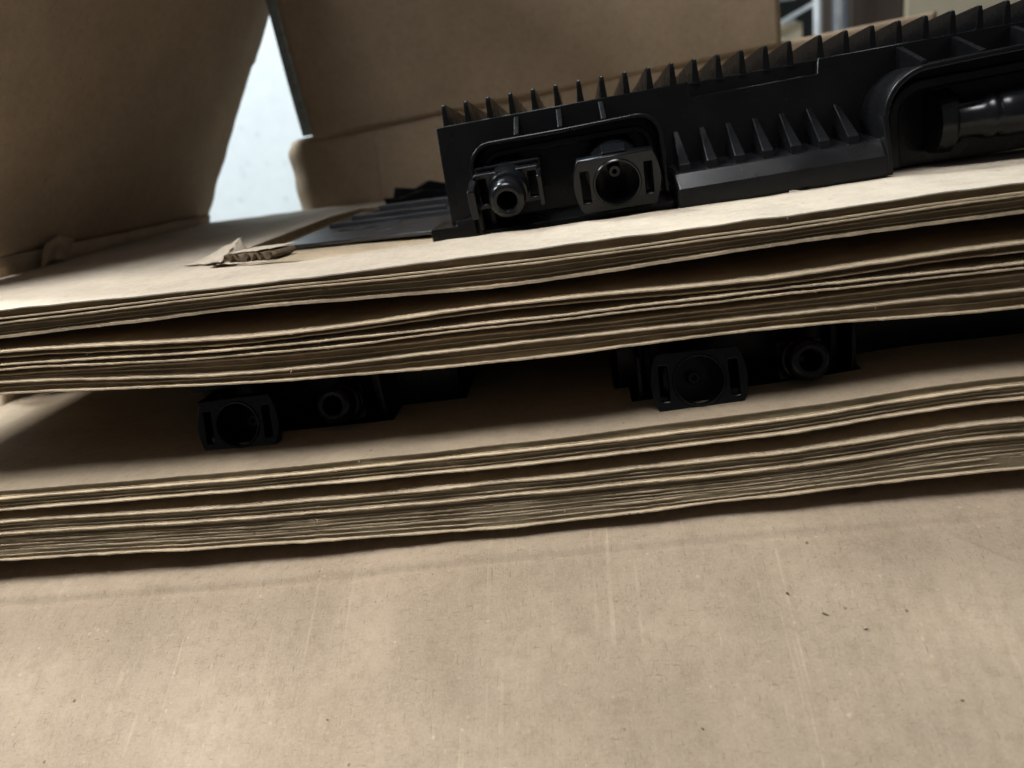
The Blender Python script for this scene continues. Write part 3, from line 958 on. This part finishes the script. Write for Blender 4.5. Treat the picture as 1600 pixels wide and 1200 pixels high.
# crumbs on the front flap
CB = [(9.0, 2.65, 0.10), (11.3, 4.15, 0.15), (10.1, 3.55, 0.09), (2.1, 9.6, 0.09), (-8.2, 6.0, 0.06), (5.2, 7.2, 0.07), (13.6, 6.8, 0.07), (3.0, 9.75, 0.06)]
CL = ['small dark crumb on the front flap, nearest the stack', 'largest pale crumb with a dark side on the front flap', 'thin dark splinter between two crumbs on the front flap',
      'dark crumb at the lower middle edge of the front flap', 'tiny dark crumb on the left half of the front flap', 'tiny dark crumb in the centre right of the front flap',
      'tiny dark crumb towards the right side of the front flap', 'tiny crumb beside the dark crumb at the lower middle edge']
M_CRUMB = plain('crumb_fibre', (0.10, 0.075, 0.05), 0.9)
M_CRUMB2 = plain('pale_crumb', (0.34, 0.28, 0.21), 0.9)
rnd = random.Random(5)
for k, (u_, s, r) in enumerate(CB):
    r *= 0.68
    p, _ = front(u_, s)
    bm = bmesh.new()
    bmesh.ops.create_icosphere(bm, subdivisions=2, radius=1.0)
    vv = []
    st = (2.6, 0.8) if k == 2 else (1.5, 0.9)
    for v in bm.verts:
        q = 1 + 0.5 * nz(v.co.x * 1.6 + k, v.co.y * 1.6, v.co.z * 1.6)
        vv.append((v.co.x * r * st[0] * q * 0.8, v.co.y * r * st[1] * q * 0.8, v.co.z * r * 0.6 * q))
    ffs = [tuple(v.index for v in f.verts) for f in bm.faces]
    bm.free()
    c = link_mesh('crumb', vv, ffs, M_CRUMB2 if k == 1 else M_CRUMB, None, loc=(p[0], p[1], p[2] + r * 0.3))
    c.rotation_euler = (radians(29), 0, radians(-35 if k == 2 else rnd.uniform(0, 180)))
    tag(c, CL[k], 'crumb', 'crumbs on the front flap')

# ------------------------------------------------------------------ the place behind
M_WHITE = plain('white_wall_paint', (0.77, 0.84, 0.875), 0.6, var=0.03)
wv = box('white_wall', (-190, -24, 112, 114, -31, 150), M_WHITE, None, bevel=0)
wv['kind'] = 'structure'
M_SPOT = plain('grey_marks', (0.68, 0.755, 0.79), 0.8)
rnd = random.Random(9)
for k, (x, z, r) in enumerate([(-58.5, 3.2, 0.55), (-58.7, 4.4, 0.3), (-60.2, -1.2, 0.4), (-54.3, 9.7, 0.35), (-57.0, 11.2, 0.25), (-53.6, 4.6, 0.25), (-57.3, 4.9, 0.22), (-50.2, 4.2, 0.25), (-57.6, 0.6, 0.22), (-51.5, -2.0, 0.35), (-51.8, 1.5, 0.2)]):
    pts = [(x + r * (1 + 0.5 * nz(cos(a) * 1.3 + k, sin(a) * 1.3)) * cos(a), z + r * (1 + 0.5 * nz(cos(a) * 1.3, sin(a) * 1.3 + k)) * sin(a)) for a in [2 * pi * q / 14 for q in range(14)]]
    prism('wall_mark', pts, 'y', 111.95, 112.05, M_SPOT, wv, bevel=0)

M_FLOOR = plain('grey_floor', (0.20, 0.20, 0.19), 0.7, bump=0.2, bscale=200)
fl_ = box('floor', (-200, 200, -120, 240, -33, -31.05), M_FLOOR, None, bevel=0)
fl_['kind'] = 'structure'
M_DARK = plain('dark_wall_paint', (0.035, 0.042, 0.042), 0.8)
dw = box('dark_wall', (10, 200, 215, 218, -31, 150), M_DARK, None, bevel=0)
dw['kind'] = 'structure'

rk = empty('storage_rack', 'chrome wire storage rack far behind the right end of the housing', 'rack', (50, 132, -31))
lathe('post', [(0, 0.85), (110, 0.85)], M_CHROME, rk, seg=16, axis='z', loc=(-0.4, 0, 0))
lathe('post', [(0, 0.45), (110, 0.45)], M_CHROME, rk, seg=12, axis='z', loc=(4.6, 3, 0))
lathe('post', [(0, 0.85), (110, 0.85)], M_CHROME, rk, seg=16, axis='z', loc=(-0.4, 40, 0))
for k in range(5):
    box('shelf_wire', (-14, 55, 2 + 7 * k, 2.5 + 7 * k, 34.6, 35.1), M_CHROME, rk, bevel=0)
for k in range(4):
    box('shelf_wire', (-14, 6.5, 41 + 0.2 * k, 41.6 + 0.2 * k, 41 + 5.0 * k, 41.6 + 5.0 * k), M_CHROME, rk, bevel=0)
b_ = box('brace', (-9, 0.2, 0.9, 1.4, -0.35, 0.35), M_CHROME, rk, bevel=0)
b_.location = Vector((0, 0, 51.0)) * S
b_.rotation_euler = (0, radians(-22), 0)


def far_box(name, label, b, m, cat='box'):
    o = empty(name, label, cat, (b[0], b[2], b[4]))
    x, y, z = b[1] - b[0], b[3] - b[2], b[5] - b[4]
    box('body', (0, x, 0, y, 0, z), m, o, bevel=0.15)
    box('lid_flap', (0.05, x - 0.05, 0.1, y / 2 - 0.1, z + 0.02, z + 0.3), m, o, bevel=0.05)
    box('lid_flap', (0.05, x - 0.05, y / 2 + 0.1, y - 0.1, z + 0.02, z + 0.3), m, o, bevel=0.05)
    return o


M_BOXD = kraft('dark_carton', (0.075, 0.058, 0.046), var=0.1)
M_BOXP = kraft('pale_carton', (0.46, 0.40, 0.29), var=0.06)
M_GREY = plain('grey_panel', (0.17, 0.19, 0.23), 0.6)
far_box('carton_box', 'small pale carton on the rack beside the rear flap edge', (38.5, 47.3, 134, 150, 4.1, 16.6), M_BOXP, 'box')
far_box('carton_box', 'dark brown box on the rack behind the fins', (57.7, 67.0, 138, 160, 4.1, 34), M_BOXD, 'box')
far_box('carton_box', 'beige box at the top right corner behind the fins', (67.4, 100.0, 137, 160, 4.1, 40), M_BOXP, 'box')
pn = empty('grey_panel', 'narrow grey panel on the rack beside the dark brown box', 'panel', (56.5, 140, 4.1))
box('panel_body', (-1.3, 1.05, 0, 2.0, 0, 32), M_GREY, pn, bevel=0.1)
box('panel_rim', (-1.3, -1.0, -0.3, 0.0, 0, 32), M_CHROME, pn, bevel=0.05)
